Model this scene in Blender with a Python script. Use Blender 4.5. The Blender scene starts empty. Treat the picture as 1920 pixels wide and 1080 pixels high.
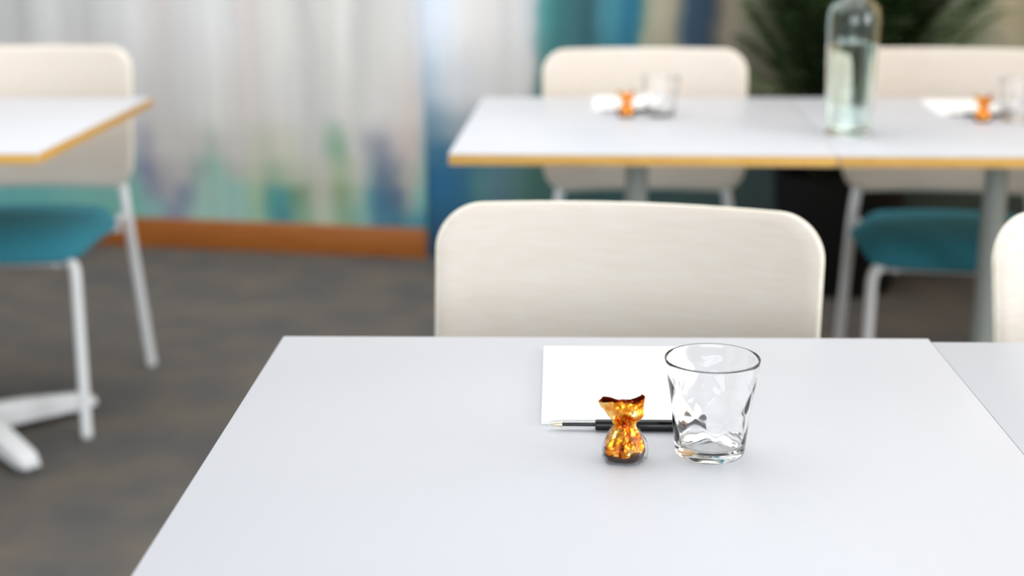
import bpy, bmesh, math, random
from mathutils import Vector, Matrix, noise

SC = bpy.context.scene
COL = SC.collection
R = math.radians

# ------------------------------------------------------------------ camera
EYE = 1.19
PITCH, ROLL = R(15.4), R(-0.4)
cam_d = bpy.data.cameras.new('camera')
cam_d.sensor_width = 36.0
cam_d.lens = 50.0
cam_d.clip_start = 0.02
cam = bpy.data.objects.new('camera', cam_d)
COL.objects.link(cam)
fw = Vector((0, math.cos(PITCH), -math.sin(PITCH)))
r0 = Vector((1, 0, 0))
u0 = r0.cross(fw)
rv = r0 * math.cos(ROLL) + u0 * math.sin(ROLL)
uv = u0 * math.cos(ROLL) - r0 * math.sin(ROLL)
m = Matrix((rv, uv, -fw)).transposed().to_4x4()
m.translation = (0, 0, EYE)
cam.matrix_world = m
cam_d.dof.use_dof = True
cam_d.dof.focus_distance = 1.27
cam_d.dof.aperture_fstop = 3.1
cam_d.dof.aperture_blades = 0
SC.camera = cam

# ------------------------------------------------------------------ world, exposure
w = bpy.data.worlds.new('daylight')
SC.world = w
w.use_nodes = True
w.node_tree.nodes['Background'].inputs[0].default_value = (0.86, 0.93, 1.0, 1)
w.node_tree.nodes['Background'].inputs[1].default_value = 3.0
SC.view_settings.view_transform = 'Standard'
SC.view_settings.look = 'None'
SC.view_settings.gamma = 1.0
SC.view_settings.exposure = -0.37
SC.view_settings.use_curve_mapping = False
SC.cycles.max_bounces = 12
SC.cycles.transmission_bounces = 12
SC.cycles.caustics_refractive = True
SC.cycles.caustics_reflective = True
SC.cycles.blur_glossy = 0.3


# ------------------------------------------------------------------ lights
def area(name, loc, target, sx, sy, power, color=(1, 1, 1)):
    d = bpy.data.lights.new(name, 'AREA')
    d.shape = 'RECTANGLE'
    d.size, d.size_y = sx, sy
    d.energy = power
    d.color = color
    o = bpy.data.objects.new(name, d)
    COL.objects.link(o)
    o.location = loc
    o.rotation_euler = (Vector(target) - Vector(loc)).to_track_quat('-Z', 'Y').to_euler()
    return o


area('window_daylight', (3.55, 0.9, 1.65), (0, 1.3, 0.7), 3.6, 1.6, 120, (0.96, 0.985, 1.0))
area('front_window_daylight', (-0.3, -2.9, 1.75), (0, 2.0, 0.8), 4.0, 1.7, 86, (0.87, 0.945, 1.0))
area('added_overhead_fill', (-0.6, 2.85, 2.66), (-0.6, 2.85, 0), 4.6, 3.2, 116, (1.0, 1.0, 1.0))  # added fill for even overhead light, no fixture behind it


# ------------------------------------------------------------------ materials
def srgb(c):
    return tuple(((v / 255) / 12.92 if v / 255 <= 0.04045 else ((v / 255 + 0.055) / 1.055) ** 2.4) for v in c) + (1.0,)


def mat(name, color, rough=0.5, metal=0.0, spec=0.5, trans=0.0, ior=1.45, bump=None, vary=None, coat=0.0):
    """bump=(scale,strength), vary=(scale, (sx,sy,sz), other colour)"""
    mt = bpy.data.materials.new(name)
    mt.use_nodes = True
    nt = mt.node_tree
    b = nt.nodes['Principled BSDF']
    c = color if len(color) == 4 else srgb(color)
    b.inputs['Base Color'].default_value = c
    b.inputs['Roughness'].default_value = rough
    b.inputs['Metallic'].default_value = metal
    b.inputs['Specular IOR Level'].default_value = spec
    b.inputs['Transmission Weight'].default_value = trans
    b.inputs['IOR'].default_value = ior
    b.inputs['Coat Weight'].default_value = coat
    tc = nt.nodes.new('ShaderNodeTexCoord')
    if vary:
        mp = nt.nodes.new('ShaderNodeMapping')
        mp.inputs['Scale'].default_value = vary[1]
        n = nt.nodes.new('ShaderNodeTexNoise')
        n.inputs['Scale'].default_value = vary[0]
        n.inputs['Detail'].default_value = 4
        rp = nt.nodes.new('ShaderNodeValToRGB')
        rp.color_ramp.elements[0].position = 0.35
        rp.color_ramp.elements[1].position = 0.65
        rp.color_ramp.elements[0].color = c
        o = vary[2]
        rp.color_ramp.elements[1].color = o if len(o) == 4 else srgb(o)
        nt.links.new(tc.outputs['Object'], mp.inputs[0])
        nt.links.new(mp.outputs[0], n.inputs['Vector'])
        nt.links.new(n.outputs['Fac'], rp.inputs[0])
        nt.links.new(rp.outputs[0], b.inputs['Base Color'])
    if bump:
        n2 = nt.nodes.new('ShaderNodeTexNoise')
        n2.inputs['Scale'].default_value = bump[0]
        n2.inputs['Detail'].default_value = 3
        bp = nt.nodes.new('ShaderNodeBump')
        bp.inputs['Strength'].default_value = bump[1]
        bp.inputs['Distance'].default_value = 0.002
        nt.links.new(tc.outputs['Object'], n2.inputs['Vector'])
        nt.links.new(n2.outputs['Fac'], bp.inputs['Height'])
        nt.links.new(bp.outputs[0], b.inputs['Normal'])
    return mt


M = {}
M['laminate'] = mat('white_laminate', (205, 207, 213), 0.36, spec=0.35, bump=(900, 0.03))
M['ply_edge'] = mat('birch_ply_edge', (238, 190, 98), 0.5, vary=(30, (1, 1, 12), (222, 166, 78)))
M['veneer'] = mat('pale_birch_veneer', (231, 221, 211), 0.42, vary=(14, (1, 6, 14), (227, 214, 200)))
M['veneer_edge'] = mat('pale_lit_ply_edge', (252, 247, 236), 0.45, vary=(40, (1, 8, 1), (244, 234, 214)))  # nearly white: window light on the edge put into its colour
M['leg'] = mat('white_lacquered_steel', (246, 247, 249), 0.3, spec=0.5)
M['column'] = mat('grey_lacquered_steel', (178, 186, 182), 0.35)
M['glide'] = mat('grey_plastic', (120, 120, 118), 0.5)
M['teal'] = mat('teal_upholstery', (60, 146, 166), 0.9, bump=(500, 0.6), vary=(240, (1, 1, 1), (48, 128, 148)))
M['carpet'] = mat('grey_carpet', (96, 95, 95), 0.95, spec=0.1, bump=(260, 0.9), vary=(5.5, (1, 1, 1), (112, 106, 98)))
M['base'] = mat('orange_brown_wood', (182, 108, 42), 0.45, vary=(6, (1, 1, 14), (160, 92, 36)))
M['plaster'] = mat('white_plaster', (226, 226, 224), 0.8, bump=(120, 0.2))
M['paper'] = mat('white_paper', (252, 252, 252), 0.7, spec=0.2)
M['black'] = mat('black_plastic', (14, 14, 16), 0.28)
M['pen_refill'] = mat('black_ink_refill', (22, 22, 26), 0.4)
M['pen_grip'] = mat('clear_pen_plastic', (1, 1, 1, 1), 0.02, trans=1.0, ior=1.15)
M['pen_tip'] = mat('champagne_metal', (232, 222, 196), 0.3, metal=0.6)
M['glass'] = mat('clear_glass', (1, 1, 1, 1), 0.0, trans=1.0, ior=1.48)
M['bottle'] = mat('green_tinted_glass', srgb((243, 253, 249)), 0.02, trans=1.0, ior=1.46)
M['water'] = mat('still_water', (1, 1, 1, 1), 0.0, trans=1.0, ior=1.33)
M['film'] = mat('clear_film', (1, 1, 1, 1), 0.03, trans=1.0, ior=1.15)
M['choc'] = mat('dark_chocolate_band', (58, 20, 14), 0.2, coat=0.6)
M['foil_in'] = mat('inner_red_foil', (150, 52, 8), 0.3, metal=0.75)
M['pot'] = mat('black_planter', (16, 16, 18), 0.4)
M['soil'] = mat('dark_soil', (34, 26, 20), 0.95, bump=(90, 0.8))
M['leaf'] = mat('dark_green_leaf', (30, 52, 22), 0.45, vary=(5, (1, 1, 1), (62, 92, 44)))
M['leaf_lt'] = mat('mid_green_leaf', (112, 142, 92), 0.5, vary=(5, (1, 1, 1), (140, 160, 116)))  # raised to put light into the outer fronds, which the block shades
M['stem'] = mat('dark_stem', (40, 46, 24), 0.6)
M['bounce_tan'] = mat('tan_bounce_surface', (214, 176, 128), 0.6, vary=(4, (6, 6, 0.6), (200, 160, 110)))  # tan added for warm bounce off the unseen block
M['frame'] = mat('window_frame_white', (236, 236, 236), 0.4)


def foil_material():
    mt = bpy.data.materials.new('orange_foil')
    mt.use_nodes = True
    nt = mt.node_tree
    b = nt.nodes['Principled BSDF']
    b.inputs['Metallic'].default_value = 0.92
    b.inputs['Roughness'].default_value = 0.15
    tc = nt.nodes.new('ShaderNodeTexCoord')
    v = nt.nodes.new('ShaderNodeTexNoise')
    v.inputs['Scale'].default_value = 70
    v.inputs['Detail'].default_value = 3
    rp = nt.nodes.new('ShaderNodeValToRGB')
    e = rp.color_ramp.elements
    e[0].position, e[0].color = 0.36, srgb((110, 34, 8))
    e[1].position, e[1].color = 0.66, srgb((255, 222, 140))  # pale gold highlights and dark shading put into the foil colour
    for p, c in ((0.44, (222, 112, 18)), (0.54, (250, 160, 44))):
        x = e.new(p)
        x.color = srgb(c)
    nt.links.new(tc.outputs['Object'], v.inputs['Vector'])
    nt.links.new(v.outputs['Fac'], rp.inputs[0])
    nt.links.new(rp.outputs[0], b.inputs['Base Color'])
    vo = nt.nodes.new('ShaderNodeTexVoronoi')
    vo.inputs['Scale'].default_value = 150
    bp = nt.nodes.new('ShaderNodeBump')
    bp.inputs['Strength'].default_value = 0.45
    bp.inputs['Distance'].default_value = 0.0012
    nt.links.new(tc.outputs['Object'], vo.inputs['Vector'])
    nt.links.new(vo.outputs['Distance'], bp.inputs['Height'])
    nt.links.new(bp.outputs[0], b.inputs['Normal'])
    return mt


M['foil'] = foil_material()


# ------------------------------------------------------------------ mesh helpers
def link(name, me, parent=None, smooth=True, autosmooth=None):
    o = bpy.data.objects.new(name, me)
    COL.objects.link(o)
    if parent:
        o.parent = parent
    if smooth:
        me.polygons.foreach_set('use_smooth', [True] * len(me.polygons))
    if autosmooth:
        bm = bmesh.new()
        bm.from_mesh(me)
        for e in bm.edges:
            if len(e.link_faces) == 2 and e.calc_face_angle(0) > autosmooth:
                e.smooth = False
        bm.to_mesh(me)
        bm.free()
    return o


def obj(name, bm, mats, parent=None, smooth=True, sharp=R(40)):
    me = bpy.data.meshes.new(name)
    bmesh.ops.recalc_face_normals(bm, faces=bm.faces)
    bm.to_mesh(me)
    bm.free()
    for x in (mats if isinstance(mats, (list, tuple)) else [mats]):
        me.materials.append(x)
    return link(name, me, parent, smooth, sharp if smooth else None)


def box(bm, c, s, bevel=0.0, seg=2, rot=None, mi=0):
    g = bmesh.ops.create_cube(bm, size=1.0)
    vs = g['verts']
    bmesh.ops.scale(bm, vec=s, verts=vs)
    fs = set(f for v in vs for f in v.link_faces)
    for f in fs:
        f.material_index = mi
    if bevel:
        es = list(set(e for v in vs for e in v.link_edges))
        r = bmesh.ops.bevel(bm, geom=es, offset=bevel, segments=seg, profile=0.5, affect='EDGES')
        vs = list(set(v for f in r['faces'] for v in f.verts) | set(v for v in vs if v.is_valid))
    if rot is not None:
        bmesh.ops.rotate(bm, verts=vs, cent=(0, 0, 0), matrix=rot)
    bmesh.ops.translate(bm, vec=c, verts=vs)
    return vs


def roundpath(pts, rad=0.03, n=6):
    pts = [Vector(p) for p in pts]
    out = [pts[0]]
    for i in range(1, len(pts) - 1):
        a, b, c = pts[i - 1], pts[i], pts[i + 1]
        d1, d2 = (a - b), (c - b)
        k = min(rad, d1.length * .45, d2.length * .45)
        p, q = b + d1.normalized() * k, b + d2.normalized() * k
        for j in range(n + 1):
            t = j / n
            out.append(p * (1 - t) ** 2 + b * 2 * t * (1 - t) + q * t * t)
    out.append(pts[-1])
    return out


def tube(bm, pts, rad, seg=16, mi=0):
    pts = [Vector(p) for p in pts]
    n = len(pts)
    rads = rad if isinstance(rad, (list, tuple)) else [rad] * n
    t = (pts[1] - pts[0]).normalized()
    ref = Vector((0, 0, 1)) if abs(t.z) < 0.9 else Vector((1, 0, 0))
    u = t.cross(ref).normalized()
    rings = []
    for i, p in enumerate(pts):
        t = (pts[min(i + 1, n - 1)] - pts[max(i - 1, 0)]).normalized()
        u = (u - t * u.dot(t)).normalized()
        v = t.cross(u)
        rings.append([bm.verts.new(p + (u * math.cos(a) + v * math.sin(a)) * rads[i])
                      for a in [2 * math.pi * k / seg for k in range(seg)]])
    for i in range(n - 1):
        for k in range(seg):
            f = bm.faces.new((rings[i][k], rings[i][(k + 1) % seg], rings[i + 1][(k + 1) % seg], rings[i + 1][k]))
            f.material_index = mi
    for rr in (rings[0], rings[-1]):
        f = bm.faces.new(rr)
        f.material_index = mi


def lathe(bm, prof, seg=48, fn=None, mi=0, closed=False):
    """prof: list of (r,z). closed: joins last ring to first."""
    rings = []
    for j, (r, z) in enumerate(prof):
        if r < 1e-6:
            rings.append([bm.verts.new((0, 0, z))])
        else:
            ring = []
            for k in range(seg):
                a = 2 * math.pi * k / seg
                rr, zz = (fn(r, z, a, j) if fn else (r, z))
                ring.append(bm.verts.new((rr * math.cos(a), rr * math.sin(a), zz)))
            rings.append(ring)
    pairs = list(zip(rings[:-1], rings[1:]))
    if closed:
        pairs.append((rings[-1], rings[0]))
    for a, b in pairs:
        for k in range(seg):
            k2 = (k + 1) % seg
            if len(a) == 1 and len(b) == 1:
                continue
            if len(a) == 1:
                f = bm.faces.new((a[0], b[k], b[k2]))
            elif len(b) == 1:
                f = bm.faces.new((a[k], a[k2], b[0]))
            else:
                f = bm.faces.new((a[k], a[k2], b[k2], b[k]))
            f.material_index = mi


def thing(name, label, cat, loc=(0, 0, 0), rotz=0.0, group=None):
    o = bpy.data.objects.new(name, None)
    o.empty_display_size = 0.1
    COL.objects.link(o)
    o.location = loc
    o.rotation_euler = (0, 0, rotz)
    o['label'] = label
    o['category'] = cat
    if group:
        o['group'] = group
    return o


def struct(o, kind='structure'):
    o['kind'] = kind
    return o


KIDS = {}


def kids(o):
    return [c for c in bpy.data.objects if c.parent == o]


def dup(root, loc, rotz, label):
    r = root.copy()
    COL.objects.link(r)
    r.location = loc
    r.rotation_euler = (0, 0, rotz)
    r['label'] = label
    for ch in kids(root):
        c = ch.copy()
        COL.objects.link(c)
        c.parent = r
        for g in kids(ch):
            d = g.copy()
            COL.objects.link(d)
            d.parent = c
    return r


# ------------------------------------------------------------------ the room
def quad_slab(name, pts, material, thick):
    """vertical or flat slab from a polygon, given thickness vector"""
    bm = bmesh.new()
    t = Vector(thick)
    a = [bm.verts.new(Vector(p)) for p in pts]
    b = [bm.verts.new(Vector(p) + t) for p in pts]
    n = len(a)
    bm.faces.new(a)
    bm.faces.new(b[::-1])
    for i in range(n):
        bm.faces.new((a[i], b[i], b[(i + 1) % n], a[(i + 1) % n]))
    return struct(obj(name, bm, material, smooth=False))


CX0, CX1, CY0 = -4.6, 3.8, -3.1
HT = 2.7
A = Vector((-0.287, 4.712, 0))                 # outer corner of the mural wall
DIR = Vector((-math.cos(R(11.6)), math.sin(R(11.6)), 0))
A2 = A + DIR * 4.6
B = Vector((-0.30, 4.725, 0))                   # inner corner, where the wall steps back
C2 = Vector((CX1, 4.725, 0))
quad_slab('floor', [(CX0, CY0, 0), (CX1, CY0, 0), (CX1, 4.725, 0), (-0.30, 4.725, 0), (-0.287, 4.712, 0), (A2.x, A2.y, 0), (CX0, A2.y, 0)], M['carpet'], (0, 0, -0.1))
quad_slab('ceiling', [(CX0, CY0, HT), (CX1, CY0, HT), (CX1, 6.0, HT), (CX0, 6.0, HT)], M['plaster'], (0, 0, 0.1))


def mural(name, rows, plen, gain=1.1):
    """watercolour mural: for every height a colour ramp along the wall. rows: (z, [(u, rgb)...]); u in metres along the wall"""
    mt = bpy.data.materials.new(name)
    mt.use_nodes = True
    nt = mt.node_tree
    b = nt.nodes['Principled BSDF']
    b.inputs['Roughness'].default_value = 0.75
    b.inputs['Specular IOR Level'].default_value = 0.2
    tc = nt.nodes.new('ShaderNodeTexCoord')
    sep = nt.nodes.new('ShaderNodeSeparateXYZ')
    nt.links.new(tc.outputs['Object'], sep.inputs[0])
    nz = nt.nodes.new('ShaderNodeTexNoise')
    nz.inputs['Scale'].default_value = 5
    nz.inputs['Detail'].default_value = 3
    nt.links.new(tc.outputs['Object'], nz.inputs['Vector'])

    def math_(op, a, bb, c=None):
        n = nt.nodes.new('ShaderNodeMath')
        n.operation = op
        for i, v in enumerate((a, bb, c)):
            if v is None:
                continue
            if isinstance(v, (int, float)):
                n.inputs[i].default_value = v
            else:
                nt.links.new(v, n.inputs[i])
        return n.outputs[0]
    off = math_('MULTIPLY', math_('SUBTRACT', nz.outputs['Fac'], 0.5), 0.07)
    ux = math_('ADD', sep.outputs['X'], off)
    uz = math_('ADD', sep.outputs['Z'], math_('MULTIPLY', off, 1.6))
    fac = math_('DIVIDE', ux, plen)
    prev = None
    pz = None
    for z, stops in rows:
        rp = nt.nodes.new('ShaderNodeValToRGB')
        rp.color_ramp.interpolation = 'EASE'
        el = rp.color_ramp.elements
        stops = sorted(stops)[:31]
        el[0].position = max(0, min(1, stops[0][0] / plen))
        el[0].color = srgb(stops[0][1])
        el[1].position = max(0, min(1, stops[-1][0] / plen))
        el[1].color = srgb(stops[-1][1])
        for u_, c in stops[1:-1]:
            x = el.new(max(0, min(1, u_ / plen)))
            x.color = srgb(c)
        nt.links.new(fac, rp.inputs[0])
        if prev is None:
            prev, pz = rp.outputs[0], z
            continue
        mr = nt.nodes.new('ShaderNodeMapRange')
        mr.interpolation_type = 'SMOOTHSTEP'
        mr.inputs['From Min'].default_value = pz
        mr.inputs['From Max'].default_value = z
        nt.links.new(uz, mr.inputs['Value'])
        mx = nt.nodes.new('ShaderNodeMix')
        mx.data_type = 'RGBA'
        nt.links.new(mr.outputs[0], mx.inputs[0])
        nt.links.new(prev, mx.inputs[6])
        nt.links.new(rp.outputs[0], mx.inputs[7])
        prev, pz = mx.outputs[2], z
    # fine vertical brush streaks
    mp = nt.nodes.new('ShaderNodeMapping')
    mp.inputs['Scale'].default_value = (26, 1, 0.8)
    nt.links.new(tc.outputs['Object'], mp.inputs[0])
    n2 = nt.nodes.new('ShaderNodeTexNoise')
    n2.inputs['Scale'].default_value = 1.0
    n2.inputs['Detail'].default_value = 4
    nt.links.new(mp.outputs[0], n2.inputs['Vector'])
    st = nt.nodes.new('ShaderNodeMapRange')
    st.inputs['From Min'].default_value = 0.3
    st.inputs['From Max'].default_value = 0.7
    st.inputs['To Min'].default_value = gain
    st.inputs['To Max'].default_value = gain * 1.12
    nt.links.new(n2.outputs['Fac'], st.inputs['Value'])
    mu = nt.nodes.new('ShaderNodeVectorMath')
    mu.operation = 'SCALE'
    nt.links.new(prev, mu.inputs[0])
    nt.links.new(st.outputs[0], mu.inputs['Scale'])
    nt.links.new(mu.outputs[0], b.inputs['Base Color'])
    return mt


#MURALDATA
MURAL_L = [
    (0.127, [(3.004, (100, 170, 168)), (3.505, (118, 180, 166)), (3.607, (140, 180, 180)), (3.698, (134, 146, 168)), (3.788, (158, 194, 184)), (3.907, (152, 190, 184)), (3.986, (150, 186, 162)), (4.045, (88, 152, 150)), (4.094, (78, 138, 146)), (4.152, (128, 166, 144)), (4.23, (176, 190, 170)), (4.306, (132, 164, 140)), (4.373, (128, 172, 168)), (4.421, (76, 126, 148)), (4.496, (76, 122, 142)), (4.571, (78, 140, 152)), (4.603, (70, 130, 150))]),
    (0.212, [(3.014, (110, 175, 175)), (3.512, (128, 182, 174)), (3.614, (142, 150, 166)), (3.674, (168, 170, 172)), (3.734, (132, 142, 162)), (3.804, (160, 192, 182)), (3.913, (150, 190, 182)), (4.001, (160, 186, 158)), (4.046, (92, 156, 150)), (4.089, (84, 150, 150)), (4.147, (118, 150, 122)), (4.224, (182, 184, 168)), (4.3, (138, 160, 128)), (4.357, (160, 180, 162)), (4.405, (96, 148, 158)), (4.442, (74, 112, 138)), (4.499, (88, 112, 135)), (4.555, (150, 160, 158)), (4.587, (130, 186, 178)), (4.605, (110, 160, 160))]),
    (0.277, [(3.022, (140, 180, 180)), (3.518, (135, 165, 168)), (3.599, (136, 140, 164)), (3.649, (172, 172, 175)), (3.729, (188, 185, 185)), (3.779, (158, 172, 168)), (3.838, (152, 190, 176)), (3.917, (176, 184, 178)), (3.995, (186, 192, 172)), (4.063, (160, 180, 155)), (4.15, (182, 190, 170)), (4.227, (190, 188, 180)), (4.303, (165, 182, 152)), (4.36, (190, 190, 182)), (4.407, (150, 168, 170)), (4.444, (98, 120, 142)), (4.491, (120, 132, 145)), (4.538, (178, 175, 168)), (4.584, (160, 180, 168)), (4.607, (120, 175, 170))]),
    (0.37, [(3.033, (180, 180, 180)), (3.536, (185, 188, 192)), (3.596, (172, 172, 182)), (3.666, (204, 203, 198)), (3.765, (200, 198, 194)), (3.844, (184, 192, 184)), (3.923, (202, 198, 195)), (4.02, (198, 199, 186)), (4.116, (206, 206, 192)), (4.212, (198, 198, 195)), (4.269, (150, 180, 160)), (4.297, (140, 172, 150)), (4.344, (202, 200, 196)), (4.401, (165, 170, 175)), (4.442, (145, 150, 162)), (4.503, (198, 190, 188)), (4.559, (202, 186, 182)), (4.605, (150, 180, 180))]),
    (0.507, [(3.049, (200, 200, 200)), (3.518, (214, 214, 214)), (3.578, (212, 212, 212)), (3.657, (208, 204, 203)), (3.756, (213, 213, 213)), (3.834, (221, 221, 219)), (3.97, (214, 209, 206)), (4.085, (217, 215, 212)), (4.161, (214, 214, 214)), (4.214, (200, 200, 198)), (4.312, (215, 213, 211)), (4.372, (206, 206, 202)), (4.424, (219, 217, 215)), (4.498, (216, 212, 209)), (4.568, (214, 204, 199)), (4.608, (190, 200, 212))]),
    (0.793, [(3.082, (198, 198, 198)), (3.164, (188, 188, 188)), (3.265, (216, 216, 216)), (3.405, (198, 198, 198)), (3.484, (214, 214, 214)), (3.582, (222, 222, 222)), (3.68, (211, 206, 205)), (3.767, (214, 214, 214)), (3.854, (226, 226, 226)), (3.93, (222, 222, 222)), (3.996, (216, 210, 208)), (4.1, (224, 223, 220)), (4.166, (212, 212, 208)), (4.209, (200, 200, 198)), (4.249, (214, 214, 210)), (4.314, (226, 225, 222)), (4.388, (208, 208, 206)), (4.452, (218, 217, 214)), (4.524, (222, 222, 220)), (4.588, (220, 224, 230)), (4.615, (214, 222, 234))]),
]
MURAL_R = [
    (0.0, [(-0.028, (40, 70, 90)), (0.374, (50, 76, 80)), (2.055, (62, 66, 60))]),
    (0.26, [(-0.022, (44, 96, 130)), (0.068, (42, 96, 132)), (0.14, (50, 98, 128)), (0.194, (78, 122, 124)), (0.249, (86, 116, 130)), (0.303, (80, 112, 112)), (0.375, (66, 100, 94)), (0.555, (56, 84, 84)), (1.095, (72, 92, 90)), (1.167, (84, 98, 100)), (1.221, (50, 62, 78)), (1.275, (60, 70, 64)), (2.032, (80, 88, 78))]),
    (0.351, [(-0.019, (66, 112, 138)), (0.07, (58, 104, 132)), (0.196, (70, 108, 126)), (0.375, (70, 104, 104)), (0.733, (50, 90, 100)), (1.092, (80, 90, 84)), (1.271, (70, 80, 80)), (2.024, (90, 100, 90))]),
    (0.459, [(-0.017, (120, 148, 162)), (0.046, (112, 140, 158)), (0.108, (140, 155, 165)), (0.197, (150, 160, 165)), (0.375, (120, 140, 140)), (0.464, (62, 108, 112)), (0.731, (50, 100, 120)), (1.088, (100, 104, 90)), (1.266, (90, 94, 80)), (2.014, (110, 120, 104))]),
    (0.584, [(-0.014, (170, 190, 204)), (0.048, (178, 192, 204)), (0.11, (198, 202, 208)), (0.199, (205, 205, 206)), (0.287, (204, 203, 203)), (0.358, (198, 198, 198)), (0.381, (120, 140, 140)), (0.397, (84, 122, 118)), (0.446, (62, 108, 112)), (0.552, (60, 100, 108)), (0.711, (50, 108, 132)), (0.743, (150, 150, 132)), (0.835, (160, 152, 132)), (0.888, (66, 84, 100)), (0.977, (66, 80, 92)), (1.021, (140, 132, 118)), (1.083, (126, 122, 106)), (1.171, (130, 124, 112)), (1.26, (100, 104, 86)), (1.614, (100, 110, 96)), (1.755, (134, 146, 130)), (2.003, (180, 178, 158))]),
    (0.81, [(-0.008, (216, 225, 238)), (0.079, (217, 226, 238)), (0.132, (226, 226, 226)), (0.201, (223, 221, 220)), (0.306, (210, 209, 210)), (0.369, (196, 200, 204)), (0.39, (110, 160, 165)), (0.407, (84, 146, 146)), (0.455, (62, 116, 118)), (0.524, (62, 102, 110)), (0.565, (52, 92, 100)), (0.594, (74, 128, 142)), (0.638, (70, 136, 152)), (0.69, (48, 112, 142)), (0.718, (60, 120, 130)), (0.739, (150, 160, 140)), (0.769, (178, 174, 154)), (0.83, (176, 168, 146)), (0.861, (110, 122, 118)), (0.886, (64, 84, 108)), (0.952, (60, 78, 98)), (0.98, (110, 108, 102)), (1.013, (164, 154, 136)), (1.057, (162, 156, 138)), (1.127, (130, 132, 112)), (1.424, (110, 115, 95)), (1.634, (118, 128, 110)), (1.773, (128, 142, 122)), (1.861, (176, 180, 160)), (1.931, (205, 196, 170)), (1.992, (180, 172, 146))]),
]
#ENDMURAL


def wall(name, origin, ang, length, material, thick=0.12):
    """wall whose local x runs along it, face at local y=0"""
    bm = bmesh.new()
    box(bm, (length / 2, thick / 2, HT / 2), (length, thick, HT))
    o = obj(name, bm, material, smooth=False)
    o.location = origin
    o.rotation_euler = (0, 0, ang)
    return struct(o)


LL = 4.6
wall('wall_back', A2, R(-11.6), LL, mural('mural_left', MURAL_L, LL), 0.04)
LR = 4.2
wall('wall_back_right', B, 0, LR, mural('mural_right', MURAL_R, LR, 1.25))
wall('wall_left', (CX0, CY0, 0), R(90), 9.1, M['plaster'])


def baseboard(name, origin, ang, length, h=0.105, t=0.016):
    bm = bmesh.new()
    box(bm, (length / 2, -t / 2, h / 2), (length, t, h), 0.004)
    o = obj(name, bm, M['base'])
    o.location = origin
    o.rotation_euler = (0, 0, ang)
    return struct(o)


# unseen block added on the right to shade the far right side
bm = bmesh.new()
box(bm, (2.5, 3.53, HT / 2), (1.3, 2.64, HT))
struct(obj('unseen_shade_block', bm, M['bounce_tan'], smooth=False))


baseboard('baseboard_back', A2, R(-11.6), LL)

# right wall and front wall with windows (outside the frame; daylight comes through them)
def window_wall(name, origin, ang, length, x0, x1, z0, z1, panes):
    bm = bmesh.new()
    t = 0.12
    box(bm, (x0 / 2, -t / 2, HT / 2), (x0, t, HT))
    box(bm, ((x1 + length) / 2, -t / 2, HT / 2), (length - x1, t, HT))
    box(bm, ((x0 + x1) / 2, -t / 2, z0 / 2), (x1 - x0, t, z0))
    box(bm, ((x0 + x1) / 2, -t / 2, (z1 + HT) / 2), (x1 - x0, t, HT - z1))
    o = obj(name, bm, M['plaster'], smooth=False)
    o.location = origin
    o.rotation_euler = (0, 0, ang)
    struct(o)
    return o


window_wall('wall_right', (CX1, CY0, 0), R(90), 8.18, 2.0, 6.0, 0.85, 2.45, 3)
window_wall('wall_front', (CX1, CY0, 0), R(180), CX1 - CX0, 1.6, 6.6, 0.85, 2.45, 4)
for n, loc, ang, L_, k in (('window_1', (CX1 + 0.06, CY0 + 2.0, 0), R(90), 4.0, 4), ('window_2', (CX1 - 1.6, CY0 - 0.06, 0), R(180), 5.0, 5)):
    bm = bmesh.new()
    for i in range(k + 1):
        box(bm, (L_ * i / k, 0, 1.65), (0.05, 0.06, 1.6), 0.004)
    for z in (0.875, 2.425):
        box(bm, (L_ / 2, 0, z), (L_, 0.06, 0.05), 0.004)
    o = struct(obj(n, bm, M['frame']))
    o.location = loc
    o.rotation_euler = (0, 0, ang)


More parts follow.
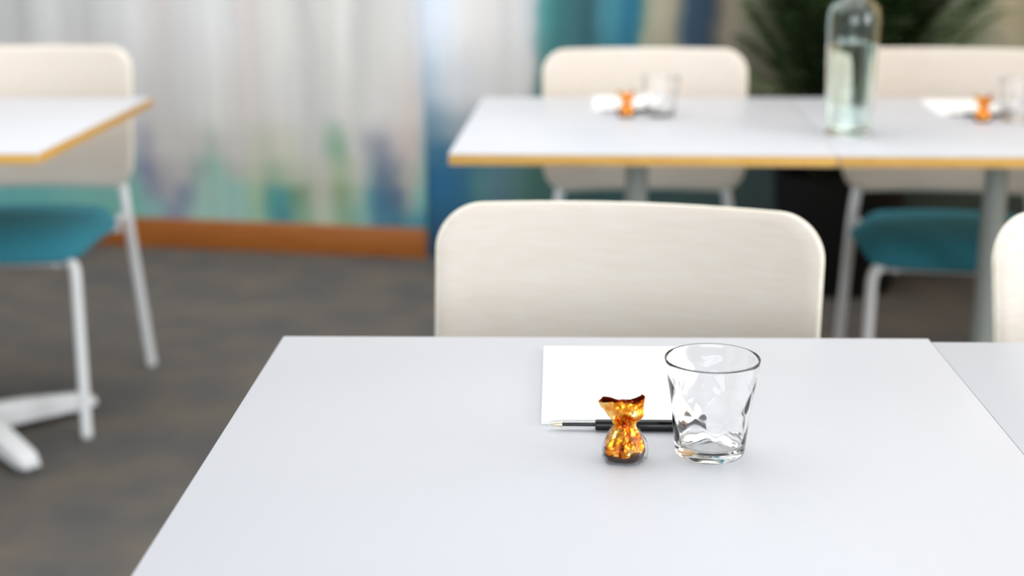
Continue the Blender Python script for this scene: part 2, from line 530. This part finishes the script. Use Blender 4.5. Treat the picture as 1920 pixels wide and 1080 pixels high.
# ------------------------------------------------------------------ tables
def make_table(label, loc, rotz, W, D, group=None, L_=0.29):
    t = thing('pedestal_table', label, 'table', loc, rotz, group)
    T = 0.73
    th = 0.022
    bm = bmesh.new()
    # ply core with a thin white laminate layer on top
    box(bm, (0, 0, T - th / 2 - 0.0006), (W, D, th - 0.0012), 0.0012, 2, mi=1)
    box(bm, (0, 0, T - 0.0006), (W, D, 0.0012), 0.0004, 2, mi=0)
    obj('tabletop', bm, [M['laminate'], M['ply_edge']], t)
    bm = bmesh.new()
    box(bm, (0, 0, T - th - 0.005), (0.34, 0.34, 0.006), 0.002)
    obj('mounting_plate', bm, M['column'], t)
    bm = bmesh.new()
    lathe(bm, [(0, 0.03), (0.034, 0.03), (0.034, 0.075), (0.0245, 0.085), (0.0245, T - th - 0.014), (0.04, T - th - 0.008), (0, T - th - 0.008)], 32)
    obj('column', bm, M['column'], t)
    for k in range(4):
        a = R(45 + 90 * k)
        d = Vector((math.cos(a), math.sin(a), 0))
        bm = bmesh.new()
        n = Vector((-d.y, d.x, 0))
        secs = [(0.02, 0.026, 0.024, 0.078), (0.12, 0.026, 0.022, 0.07), (L_ - 0.03, 0.024, 0.016, 0.048), (L_, 0.018, 0.018, 0.034)]
        rings = []
        for s, hw, z0, z1 in secs:
            c = d * s
            rings.append([bm.verts.new(c + n * x + Vector((0, 0, z))) for x, z in
                          ((-hw, z0), (hw, z0), (hw, z1 - .008), (hw * .6, z1), (-hw * .6, z1), (-hw, z1 - .008))])
        for i in range(len(rings) - 1):
            for j in range(6):
                bm.faces.new((rings[i][j], rings[i][(j + 1) % 6], rings[i + 1][(j + 1) % 6], rings[i + 1][j]))
        bm.faces.new(rings[0])
        bm.faces.new(rings[-1])
        arm = obj('foot_arm', bm, M['leg'], t)
        bm = bmesh.new()
        c = d * (L_ - 0.035)
        g = [(0, 0), (0.018, 0), (0.02, 0.004), (0.02, 0.012), (0.008, 0.014), (0.008, 0.022), (0, 0.022)]
        lathe(bm, g, 20)
        bmesh.ops.translate(bm, vec=c, verts=bm.verts)
        obj('glide', bm, M['glide'], arm)
    return t


GT = 'square white tables with plywood edges'
near = make_table('white table in the foreground carrying the sharply focused sweet, glass and notepad', (0.084, 1.077, 0), R(-2.1), 0.695, 0.78, GT, 0.19)
near_r = make_table('bare white table joined to the right side of the foreground table', (0.7786, 1.0392, 0), R(-2.1), 0.695, 0.78, GT, 0.24)
mid = make_table('second row white table in the middle, an orange sweet near its centre', (0.266, 2.9745, 0), R(-3.8), 0.715, 0.775, GT)
far_r = make_table('white table at the far right with the green bottle at its left end', (1.0132, 2.9222, 0), R(-3.8), 0.78, 0.775, GT)
far_l = make_table('white table at the far left picture edge with a bright plywood edge', (-1.225, 3.045, 0), R(-2.2), 0.70, 0.77, GT)


# ------------------------------------------------------------------ chairs
def make_chair(label, loc, rotz, group):
    c = thing('dining_chair', label, 'chair', loc, rotz, group)
    # backrest: a curved, slightly reclined sheet of veneer with rounded corners
    z0, z1 = 0.490, 0.830
    hw_b, hw_t = 0.243, 0.247
    th = 0.011
    zc, hh = (z0 + z1) / 2, (z1 - z0) / 2
    rt, rb = 0.056, 0.062

    def outline():
        pts = []
        for cx, cz, r, a0, hw in ((1, 1, rt, 0, hw_t), (-1, 1, rt, 90, hw_t), (-1, -1, rb, 180, hw_b), (1, -1, rb, 270, hw_b)):
            ox, oz = cx * (hw - r), cz * (hh - r)
            for k in range(13):
                a = R(a0 + 90 * k / 12)
                # superelliptic corner
                pts.append((ox + r * math.cos(a), oz + r * math.sin(a)))
            # straight runs
            nx = {(1, 1): (-1, 1), (-1, 1): (-1, -1), (-1, -1): (1, -1), (1, -1): (1, 1)}[(cx, cz)]
            hw2 = hw_t if nx[1] == 1 else hw_b
            r2 = rt if nx[1] == 1 else rb
            if nx[1] == cz:
                e = (nx[0] * (hw2 - r2), cz * hh)
            else:
                e = (cx * hw2, nx[1] * (hh - r2))
            s = pts[-1]
            for k in range(1, 12):
                t = k / 12
                pts.append((s[0] * (1 - t) + e[0] * t, s[1] * (1 - t) + e[1] * t))
        return pts

    def place(x, z, off):
        t = (z + hh) / (2 * hh)
        y = 0.205 + 0.052 * t + 0.012 * t * t - 0.045 * (x / 0.245) ** 2
        nx = 2 * 0.045 * x / 0.245 ** 2
        nrm = Vector((nx, 1, -0.17)).normalized()
        return Vector((x, y, z + zc)) + nrm * off
    O = outline()
    n = len(O)
    NR = 12
    bm = bmesh.new()
    sheets = []
    for side in (-1, 1):
        rings = []
        for k in range(NR + 1):
            s = k / NR
            inset = 0.0022
            rings.append([bm.verts.new(place(x * s * (1 - inset / 0.2 * (k == NR)), z * s * (1 - inset / 0.2 * (k == NR)), side * th / 2)) for x, z in O] if k else
                         [bm.verts.new(place(0, 0, side * th / 2))])
        for k in range(n):
            bm.faces.new((rings[0][0], rings[1][k], rings[1][(k + 1) % n]))
            for j in range(1, NR):
                bm.faces.new((rings[j][k], rings[j][(k + 1) % n], rings[j + 1][(k + 1) % n], rings[j + 1][k]))
        sheets.append(rings[-1])
    e1 = [bm.verts.new(place(x, z, -th / 2 + 0.002)) for x, z in O]
    e2 = [bm.verts.new(place(x, z, th / 2 - 0.002)) for x, z in O]
    for a, b in ((sheets[0], e1), (e1, e2), (e2, sheets[1])):
        for k in range(n):
            f = bm.faces.new((a[k], a[(k + 1) % n], b[(k + 1) % n], b[k]))
            f.material_index = 1
    obj('backrest', bm, [M['veneer'], M['veneer_edge']], c, sharp=R(50))
    # seat: padded, teal, front edge rolled down
    bm = bmesh.new()
    NX, NY = 20, 20
    top, bot = [], []
    for j in range(NY + 1):
        v = -1 + 2 * j / NY
        rt_, rb_ = [], []
        for i in range(NX + 1):
            u = -1 + 2 * i / NX
            # square to rounded square
            px = u * math.sqrt(1 - 0.28 * v * v)
            py = v * math.sqrt(1 - 0.28 * u * u)
            hw = 0.232 if py < 0 else 0.232 - 0.02 * py
            edge = max(abs(u), abs(v))
            dome = 0.014 * (1 - u * u) * (1 - v * v)
            rr = 0.028 * (1 - max(0, (edge - 0.72) / 0.28) ** 2.2)
            droop = -0.028 * max(0, (-v - 0.35) / 0.65) ** 2
            z = 0.424 + droop - 0.004 * v
            rt_.append(bm.verts.new((px * hw, -0.005 + py * 0.217, z + rr + dome)))
            rb_.append(bm.verts.new((px * hw, -0.005 + py * 0.217, z - rr * 0.95)))
        top.append(rt_)
        bot.append(rb_)
    for j in range(NY):
        for i in range(NX):
            bm.faces.new((top[j][i], top[j][i + 1], top[j + 1][i + 1], top[j + 1][i]))
            bm.faces.new((bot[j][i], bot[j + 1][i], bot[j + 1][i + 1], bot[j][i + 1]))
    bmesh.ops.remove_doubles(bm, verts=bm.verts, dist=0.0006)
    obj('seat', bm, M['teal'], c, sharp=R(80))
    # frame under the seat
    bm = bmesh.new()
    for s in (-1, 1):
        tube(bm, [(s * 0.14, -0.16, 0.382), (s * 0.14, 0.2, 0.39)], 0.009, 10)
    tube(bm, [(-0.2, 0.17, 0.387), (0.2, 0.17, 0.387)], 0.009, 10)
    tube(bm, [(-0.15, -0.13, 0.378), (0.15, -0.13, 0.378)], 0.009, 10)
    obj('seat_frame', bm, M['leg'], c)
    for s in (-1, 1):
        # front leg: comes out from under the seat and bends down
        bm = bmesh.new()
        p = roundpath([(s * 0.14, -0.13, 0.38), (s * 0.196, -0.2, 0.398), (s * 0.205, -0.255, 0.012)], 0.05)
        tube(bm, p, 0.0125, 16)
        lg = obj('leg', bm, M['leg'], c)
        bm = bmesh.new()
        lathe(bm, [(0, 0), (0.0115, 0), (0.0130, 0.003), (0.0130, 0.018), (0.0126, 0.02), (0, 0.02)], 20)
        bmesh.ops.translate(bm, vec=(s * 0.205, -0.255, 0), verts=bm.verts)
        obj('glide', bm, M['leg'], lg)
        # rear leg: rises behind the backrest
        bm = bmesh.new()
        p = roundpath([(s * 0.150, 0.262, 0.72), (s * 0.196, 0.222, 0.54), (s * 0.214, 0.19, 0.42), (s * 0.226, 0.262, 0.012)], 0.05)
        tube(bm, p, 0.0125, 16)
        tube(bm, [(s * 0.213, 0.196, 0.42), (s * 0.17, 0.172, 0.395)], 0.009, 12)
        lg = obj('leg', bm, M['leg'], c)
        bm = bmesh.new()
        lathe(bm, [(0, 0), (0.0115, 0), (0.0130, 0.003), (0.0130, 0.018), (0.0126, 0.02), (0, 0.02)], 20)
        bmesh.ops.translate(bm, vec=(s * 0.226, 0.262, 0), verts=bm.verts)
        obj('glide', bm, M['leg'], lg)
    return c


GC = 'pale wood chairs with teal seats'
ch = make_chair('pale wooden chair directly behind the foreground table, its wide backrest filling the middle', (0.1035, 1.515, 0), R(-10.5), GC)
ch.scale = (0.98,) * 3
dup(ch, (0.845, 1.485, 0), R(6), 'pale wooden chair at the right picture edge behind the joined foreground table')
dup(ch, (0.318, 3.245, 0), R(-2), 'pale wooden chair behind the second row table with the sweet, beside the dark green plant').scale = (1, 1, 1)
dup(ch, (1.02, 3.20, 0), R(-9), 'tan looking chair behind the bottle at the far right table, seat in shade').scale = (1, 1, 1)
dup(ch, (-1.184, 3.315, 0), R(0), 'pale wooden chair at the far left table, teal seat and white legs in view').scale = (1.01,) * 3


# ------------------------------------------------------------------ table settings
def make_pad(label, loc, rotz):
    bm = bmesh.new()
    W, D, H = 0.142, 0.216, 0.0048
    nl = 6
    for i in range(nl):
        j = 0.0003 * ((i * 7) % 3 - 1)
        box(bm, (j, -j, (i + 0.5) * H / nl), (W, D, H / nl * 0.93))
    o = obj('notepad', bm, M['paper'], None, smooth=False)
    o.location = loc
    o.rotation_euler = (0, 0, rotz)
    o['label'] = label
    o['category'] = 'notepad'
    o['group'] = 'blank white notepads'
    return o


def make_pen(label, loc, rotz):
    t = thing('ballpoint_pen', label, 'pen', loc, rotz, 'black pens')
    R_ = 0.0052

    def along(prof, name, m_, seg=24):
        bm = bmesh.new()
        lathe(bm, [(r, x) for x, r in prof], seg)
        bmesh.ops.rotate(bm, verts=bm.verts, cent=(0, 0, 0), matrix=Matrix.Rotation(R(90), 3, 'Y'))
        bmesh.ops.translate(bm, vec=(0, 0, R_), verts=bm.verts)
        return obj(name, bm, m_, t)
    along([(0.0, 0), (0.0, 0.0006), (0.002, 0.0008), (0.003, 0.0013), (0.0125, 0.0028), (0.0128, 0)], 'tip', M['pen_tip'])
    along([(0.0128, 0), (0.0128, 0.0016), (0.0425, 0.0016), (0.0425, 0)], 'refill', M['pen_refill'])
    along([(0.0126, 0.0028), (0.044, 0.0037), (0.044, 0.0030), (0.0126, 0.0022), (0.0126, 0.0028)], 'grip_sleeve', M['pen_grip'])
    along([(0.042, 0), (0.042, 0.0044), (0.0435, 0.0048), (0.10, 0.0052), (0.142, 0.0052), (0.144, 0.0046), (0.144, 0)], 'barrel', M['black'])
    bm = bmesh.new()
    box(bm, (0.117, -0.0035, R_ + 0.0052), (0.04, 0.003, 0.0014), 0.0006)
    box(bm, (0.1375, -0.0030, R_ + 0.0044), (0.004, 0.003, 0.0022), 0.0004)
    obj('clip', bm, M['black'], t)
    return t


def make_glass(label, loc, rotz):
    t = thing('tumbler_glass', label, 'glass', loc, rotz, 'clear faceted tumblers')
    H = 0.0855

    def rad(z):
        return 0.0294 + (0.0402 - 0.0294) * (z / H) ** 1.12
    outer, inner = [], []
    NZ = 40
    prof = [(0, 0.0012), (0.0235, 0.0012), (0.0252, 0.0), (0.0276, 0.0), (0.0289, 0.0012)]
    kinds = [0] * len(prof)
    for j in range(1, NZ + 1):
        z = 0.002 + (H - 0.003) * j / NZ
        prof.append((rad(z), z))
        kinds.append(1)
    prof += [(rad(H) - 0.0003, H - 0.0002), (rad(H) - 0.0008, H), (rad(H) - 0.0013, H - 0.0005)]
    kinds += [0, 0, 0]
    for j in range(NZ, -1, -1):
        z = 0.0115 + (H - 0.013 - 0.0005) * j / NZ
        prof.append((rad(z) - 0.0016 - 0.0012 * (1 - z / H) ** 2, z))
        kinds.append(2)
    prof += [(0.0240, 0.0096), (0.018, 0.0088), (0, 0.0088)]
    kinds += [0, 0, 0]

    def fn(r, z, a, j):
        k = kinds[j]
        if k == 0:
            return r, z
        env = max(0.0, min(1, (z - 0.012) / 0.008)) * max(0.0, min(1, (0.074 - z) / 0.008))
        q = 6
        s1 = abs(math.sin(0.5 * (q * a + z * 150)))
        s2 = abs(math.sin(0.5 * (q * a - z * 150)))
        facet = min(s1, s2)
        if k == 1:
            return r - env * 0.0008 * (1 - facet), z
        return r - env * 0.0003 * (facet - 0.4), z
    bm = bmesh.new()
    lathe(bm, prof, 144, fn)
    obj('glass_body', bm, M['glass'], t, sharp=R(60))
    return t


def make_sweet(label, loc, rotz):
    t = thing('wrapped_sweet', label, 'sweet', loc, rotz, 'sweets wrapped in orange foil')
    seg = 44
    prof = [(0.0001, 0.0022), (0.009, 0.0022), (0.0150, 0.0032), (0.0172, 0.0062), (0.0178, 0.010), (0.0176, 0.014), (0.0166, 0.018), (0.0148, 0.0225), (0.0126, 0.027),
            (0.0104, 0.0305), (0.0088, 0.0332), (0.0086, 0.0350), (0.0098, 0.0375), (0.0108, 0.0415), (0.0126, 0.045), (0.0144, 0.049), (0.0160, 0.053), (0.0174, 0.0575)]

    def shape(r, z, a):
        # crumpled: angular folds that run towards the neck
        p = Vector((math.cos(a) * 3.1, math.sin(a) * 3.1, z * 120))
        nn = noise.noise(p) * 0.5 + noise.noise(p * 2.3) * 0.3
        fold = 0.10 * math.sin(7 * a + z * 60) + 0.05 * math.sin(13 * a - z * 90)
        kneck = math.exp(-((z - 0.036) / 0.008) ** 2)
        rr = r * (1 + nn * 0.2 + fold * (0.5 + 1.3 * kneck))
        x, y = math.cos(a) * rr, math.sin(a) * rr
        if z > 0.036:
            k = (z - 0.036) / 0.0215
            y *= 1 - 0.55 * k
            if x > 0:
                x *= 1 + 0.42 * min(1, k * 3) * (1 - k)
            x = x * (1 + (0.1 if x > 0 else 0.3) * k) - 0.0015 * k
            # a fold across the right half
            y += 0.0022 * math.sin(k * 7 + x * 160)
            # ragged rim: two ears with a dip between
            ear = 0.004 * abs(math.cos(a)) ** 2 * k * k + 0.0022 * k * k * math.sin(3 * a + 1)
            z2 = z + ear + 0.001 * k * noise.noise(Vector((a * 3, 0, 5)))
        else:
            z2 = z
            y *= 0.9
        return Vector((x, y, z2 + (noise.noise(p * 1.7) * 0.0008 if z > 0.003 else 0)))
    bm = bmesh.new()
    rings = []
    dense = []
    for i in range(len(prof) - 1):
        for k in range(2):
            q = k / 2
            dense.append((prof[i][0] * (1 - q) + prof[i + 1][0] * q, prof[i][1] * (1 - q) + prof[i + 1][1] * q))
    dense.append(prof[-1])
    for r, z in dense:
        rings.append([bm.verts.new(shape(r, z, 2 * math.pi * k / seg)) for k in range(seg)])
    for i in range(len(rings) - 1):
        for k in range(seg):
            bm.faces.new((rings[i][k], rings[i][(k + 1) % seg], rings[i + 1][(k + 1) % seg], rings[i + 1][k]))
    # inner face of the fan
    inner = []
    for i, (r, z) in enumerate(dense):
        if z >= 0.038:
            inner.append([bm.verts.new(v.co + Vector((-v.co.x, -v.co.y, 0)).normalized() * 0.0005) for v in rings[i]])
    for i in range(len(inner) - 1):
        for k in range(seg):
            f = bm.faces.new((inner[i][k], inner[i + 1][k], inner[i + 1][(k + 1) % seg], inner[i][(k + 1) % seg]))
            f.material_index = 1
    for k in range(seg):
        f = bm.faces.new((rings[-1][k], rings[-1][(k + 1) % seg], inner[-1][(k + 1) % seg], inner[-1][k]))
    bm.faces.new(inner[0]).material_index = 1
    bm.faces.new(rings[0])
    me = bpy.data.meshes.new('foil_wrapper')
    bm.to_mesh(me)
    bm.free()
    me.materials.append(M['foil'])
    me.materials.append(M['foil_in'])
    link('foil_wrapper', me, t, smooth=False)
    # dark band of chocolate showing below the foil
    bm = bmesh.new()

    def fb(r, z, a, j):
        up = 0.0
        if z > 0.006:
            up = 0.0022 * math.sin(2 * a + 2.6) + 0.0007 * math.sin(5 * a)
        return r * (1 + 0.03 * math.sin(4 * a)), z + up
    lathe(bm, [(0, 0.0004), (0.012, 0.0004), (0.0165, 0.0014), (0.0190, 0.0042), (0.0197, 0.0075), (0.0188, 0.0088), (0.0165, 0.0092), (0, 0.0092)], 64, fb)
    bmesh.ops.scale(bm, vec=(1, 0.9, 1), verts=bm.verts)
    obj('chocolate_base', bm, M['choc'], t)
    # clear film outside, crinkled, tied in at the neck
    bm = bmesh.new()

    def ff(r, z, a, j):
        n_ = 0.07 * math.sin(5 * a + 1.2 + z * 70) + 0.05 * noise.noise(Vector((math.cos(a) * 4, math.sin(a) * 4, z * 160)))
        return r * (1 + n_), z
    lathe(bm, [(0.0195, 0.0002), (0.0206, 0.004), (0.0208, 0.009), (0.0202, 0.0145), (0.0184, 0.020), (0.0156, 0.0255), (0.0130, 0.031), (0.0126, 0.031), (0.0152, 0.0253), (0.018, 0.0198), (0.0198, 0.0143), (0.0204, 0.009), (0.0202, 0.004), (0.0191, 0.0002)], 96, ff, closed=True)
    bmesh.ops.scale(bm, vec=(1, 0.93, 1), verts=bm.verts)
    obj('clear_film', bm, M['film'], t, smooth=False)
    return t


T = 0.73
pad = make_pad('blank white notepad on the foreground table, partly behind the glass', (0.1005, 1.3110, T), R(-2.0))
pen = make_pen('black pen with a pale tip lying along the front of the foreground notepad', (0.0315, 1.1925, T), R(-3.2))
sweet = make_sweet('sharply focused orange foil sweet standing in front of the black pen', (0.0940, 1.1235, T), R(4))
sweet.scale = (0.93, 0.93, 0.89)
glass = make_glass('empty clear faceted tumbler in sharp focus to the right of the foreground sweet', (0.1680, 1.1360, T), 0)


def copy_set(ox, oy, rot, words):
    """the same place setting on another table; offsets measured from the sweet"""
    base = Vector((0.0950, 1.134))
    rm = Matrix.Rotation(rot, 2)
    for src, lab in ((pad, words[0]), (pen, words[1]), (sweet, words[2]), (glass, words[3])):
        d = rm @ (Vector(src.location[:2]) - base)
        dup(src, (ox + d.x, oy + d.y, T), src.rotation_euler.z + rot, lab)


copy_set(0.2500, 3.060, R(-1.5), ('out of focus white notepad on the second row table, behind its sweet', 'blurred dark pen on the second row table between its sweet and glass',
                               'blurred orange sweet standing on the second row table in front of the pale chair', 'blurred clear tumbler on the second row table just right of its sweet'))
copy_set(0.9850, 2.962, R(-3), ('out of focus white notepad on the far right table, left of its sweet', 'blurred dark pen on the far right table beside its sweet',
                                'blurred orange sweet standing on the far right table in front of the tan chair', 'faint blurred tumbler on the far right table at the picture edge'))

# ------------------------------------------------------------------ bottle
bt = thing('water_bottle', 'tall green tinted glass bottle of water standing where the far tables meet', 'bottle', (0.672, 2.80, T))
bt.location.x = 0.668
prof = [(0, 0.006), (0.034, 0.004), (0.038, 0.0), (0.0425, 0.0015), (0.0445, 0.006), (0.0452, 0.03), (0.0485, 0.13), (0.0508, 0.218), (0.0500, 0.236), (0.0462, 0.250), (0.038, 0.259), (0.027, 0.2645),
        (0.0195, 0.2705), (0.0162, 0.280), (0.0152, 0.30), (0.0150, 0.325), (0.0175, 0.327), (0.0178, 0.337), (0.0155, 0.340), (0.0115, 0.339),
        (0.0112, 0.325), (0.0114, 0.30), (0.0124, 0.281), (0.016, 0.2705), (0.024, 0.262), (0.034, 0.2565), (0.042, 0.2475), (0.0462, 0.235), (0.0470, 0.218), (0.0447, 0.13), (0.0414, 0.03), (0.040, 0.014), (0.034, 0.011), (0, 0.012)]
bm = bmesh.new()
lathe(bm, prof, 72)
obj('bottle_body', bm, M['bottle'], bt)
bm = bmesh.new()
lathe(bm, [(0, 0.0125), (0.033, 0.0118), (0.0388, 0.0146), (0.0410, 0.03), (0.0443, 0.13), (0.0457, 0.182), (0, 0.182)], 72)
obj('water', bm, M['water'], bt)

# ------------------------------------------------------------------ plant
random.seed(5)
PX, PY = 1.02, 4.34
pl = thing('potted_palm', 'bushy dark green palm in a black planter against the mural, behind the bottle', 'plant', (PX, PY, 0))
bm = bmesh.new()
lathe(bm, [(0, 0), (0.17, 0), (0.175, 0.006), (0.205, 0.36), (0.207, 0.37), (0.2, 0.372), (0.192, 0.365), (0.185, 0.30), (0, 0.30)], 48)
obj('planter', bm, M['pot'], pl)
bm = bmesh.new()
lathe(bm, [(0, 0.301), (0.1, 0.325), (0.18, 0.315), (0.183, 0.302), (0, 0.3005)], 32)
obj('soil', bm, M['soil'], pl)


def leaflet(bm, p, d, up, L_, W_, mi):
    side = d.cross(up)
    if side.length < 1e-4:
        side = Vector((1, 0, 0))
    side.normalize()
    nrm = side.cross(d).normalized()
    pts = []
    K = 4
    for k in range(K + 1):
        s = k / K
        w_ = W_ * math.sin(math.pi * min(1, 0.12 + s * 0.88)) * (1 if k < K else 0)
        c = p + d * L_ * s - Vector((0, 0, 1)) * L_ * 0.35 * s * s
        pts.append((c - side * w_, c + nrm * w_ * 0.25, c + side * w_))
    vs = [[bm.verts.new(q) for q in row] for row in pts[:-1]]
    tip = bm.verts.new(pts[-1][1])
    for a, b in zip(vs[:-1], vs[1:]):
        for i in (0, 1):
            f = bm.faces.new((a[i], a[i + 1], b[i + 1], b[i]))
            f.material_index = mi
    for i in (0, 1):
        f = bm.faces.new((vs[-1][i], vs[-1][i + 1], tip))
        f.material_index = mi


for fr in range(96):
    az = random.uniform(0, 2 * math.pi)
    lean = random.uniform(0.03, 0.5) if fr % 5 else random.uniform(0.45, 0.95)
    L_ = random.uniform(0.45, 1.3)
    start = Vector((random.uniform(-.08, .08), random.uniform(-.07, .07), 0.31))
    h = Vector((math.cos(az), math.sin(az) * 0.75, 0))
    if h.y > 0.2:
        h.y *= 0.2
    pts = []
    N = 16
    for k in range(N + 1):
        s = k / N
        ang = lean * (0.35 + 1.2 * s)
        pts.append(start if k == 0 else pts[-1] + (Vector((0, 0, 1)) * math.cos(ang) + h * math.sin(ang)) * (L_ / N))
    bm = bmesh.new()
    tube(bm, pts, [0.006 * (1 - 0.75 * k / N) for k in range(N + 1)], 8, 0)
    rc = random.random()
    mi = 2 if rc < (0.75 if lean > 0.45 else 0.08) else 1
    for k in range(2, N + 1):
        for sub in (0, 0.5):
            if k == N and sub:
                continue
            p = pts[k] if not sub else (pts[k] + pts[min(k + 1, N)]) / 2
            t_ = (pts[min(k + 1, N)] - pts[k - 1]).normalized()
            sd = t_.cross(Vector((0, 0, 1)))
            if sd.length < 0.05:
                sd = Vector((-h.y, h.x, 0))
            sd.normalize()
            for s in (-1, 1):
                d = (t_ * 0.75 + sd * s * 0.8 + Vector((random.uniform(-.12, .12), random.uniform(-.12, .12), random.uniform(-.12, .12)))).normalized()
                leaflet(bm, p, d, Vector((0, 0, 1)), random.uniform(0.14, 0.22) *  (1.1 - 0.5 * k / N), 0.0105, mi)
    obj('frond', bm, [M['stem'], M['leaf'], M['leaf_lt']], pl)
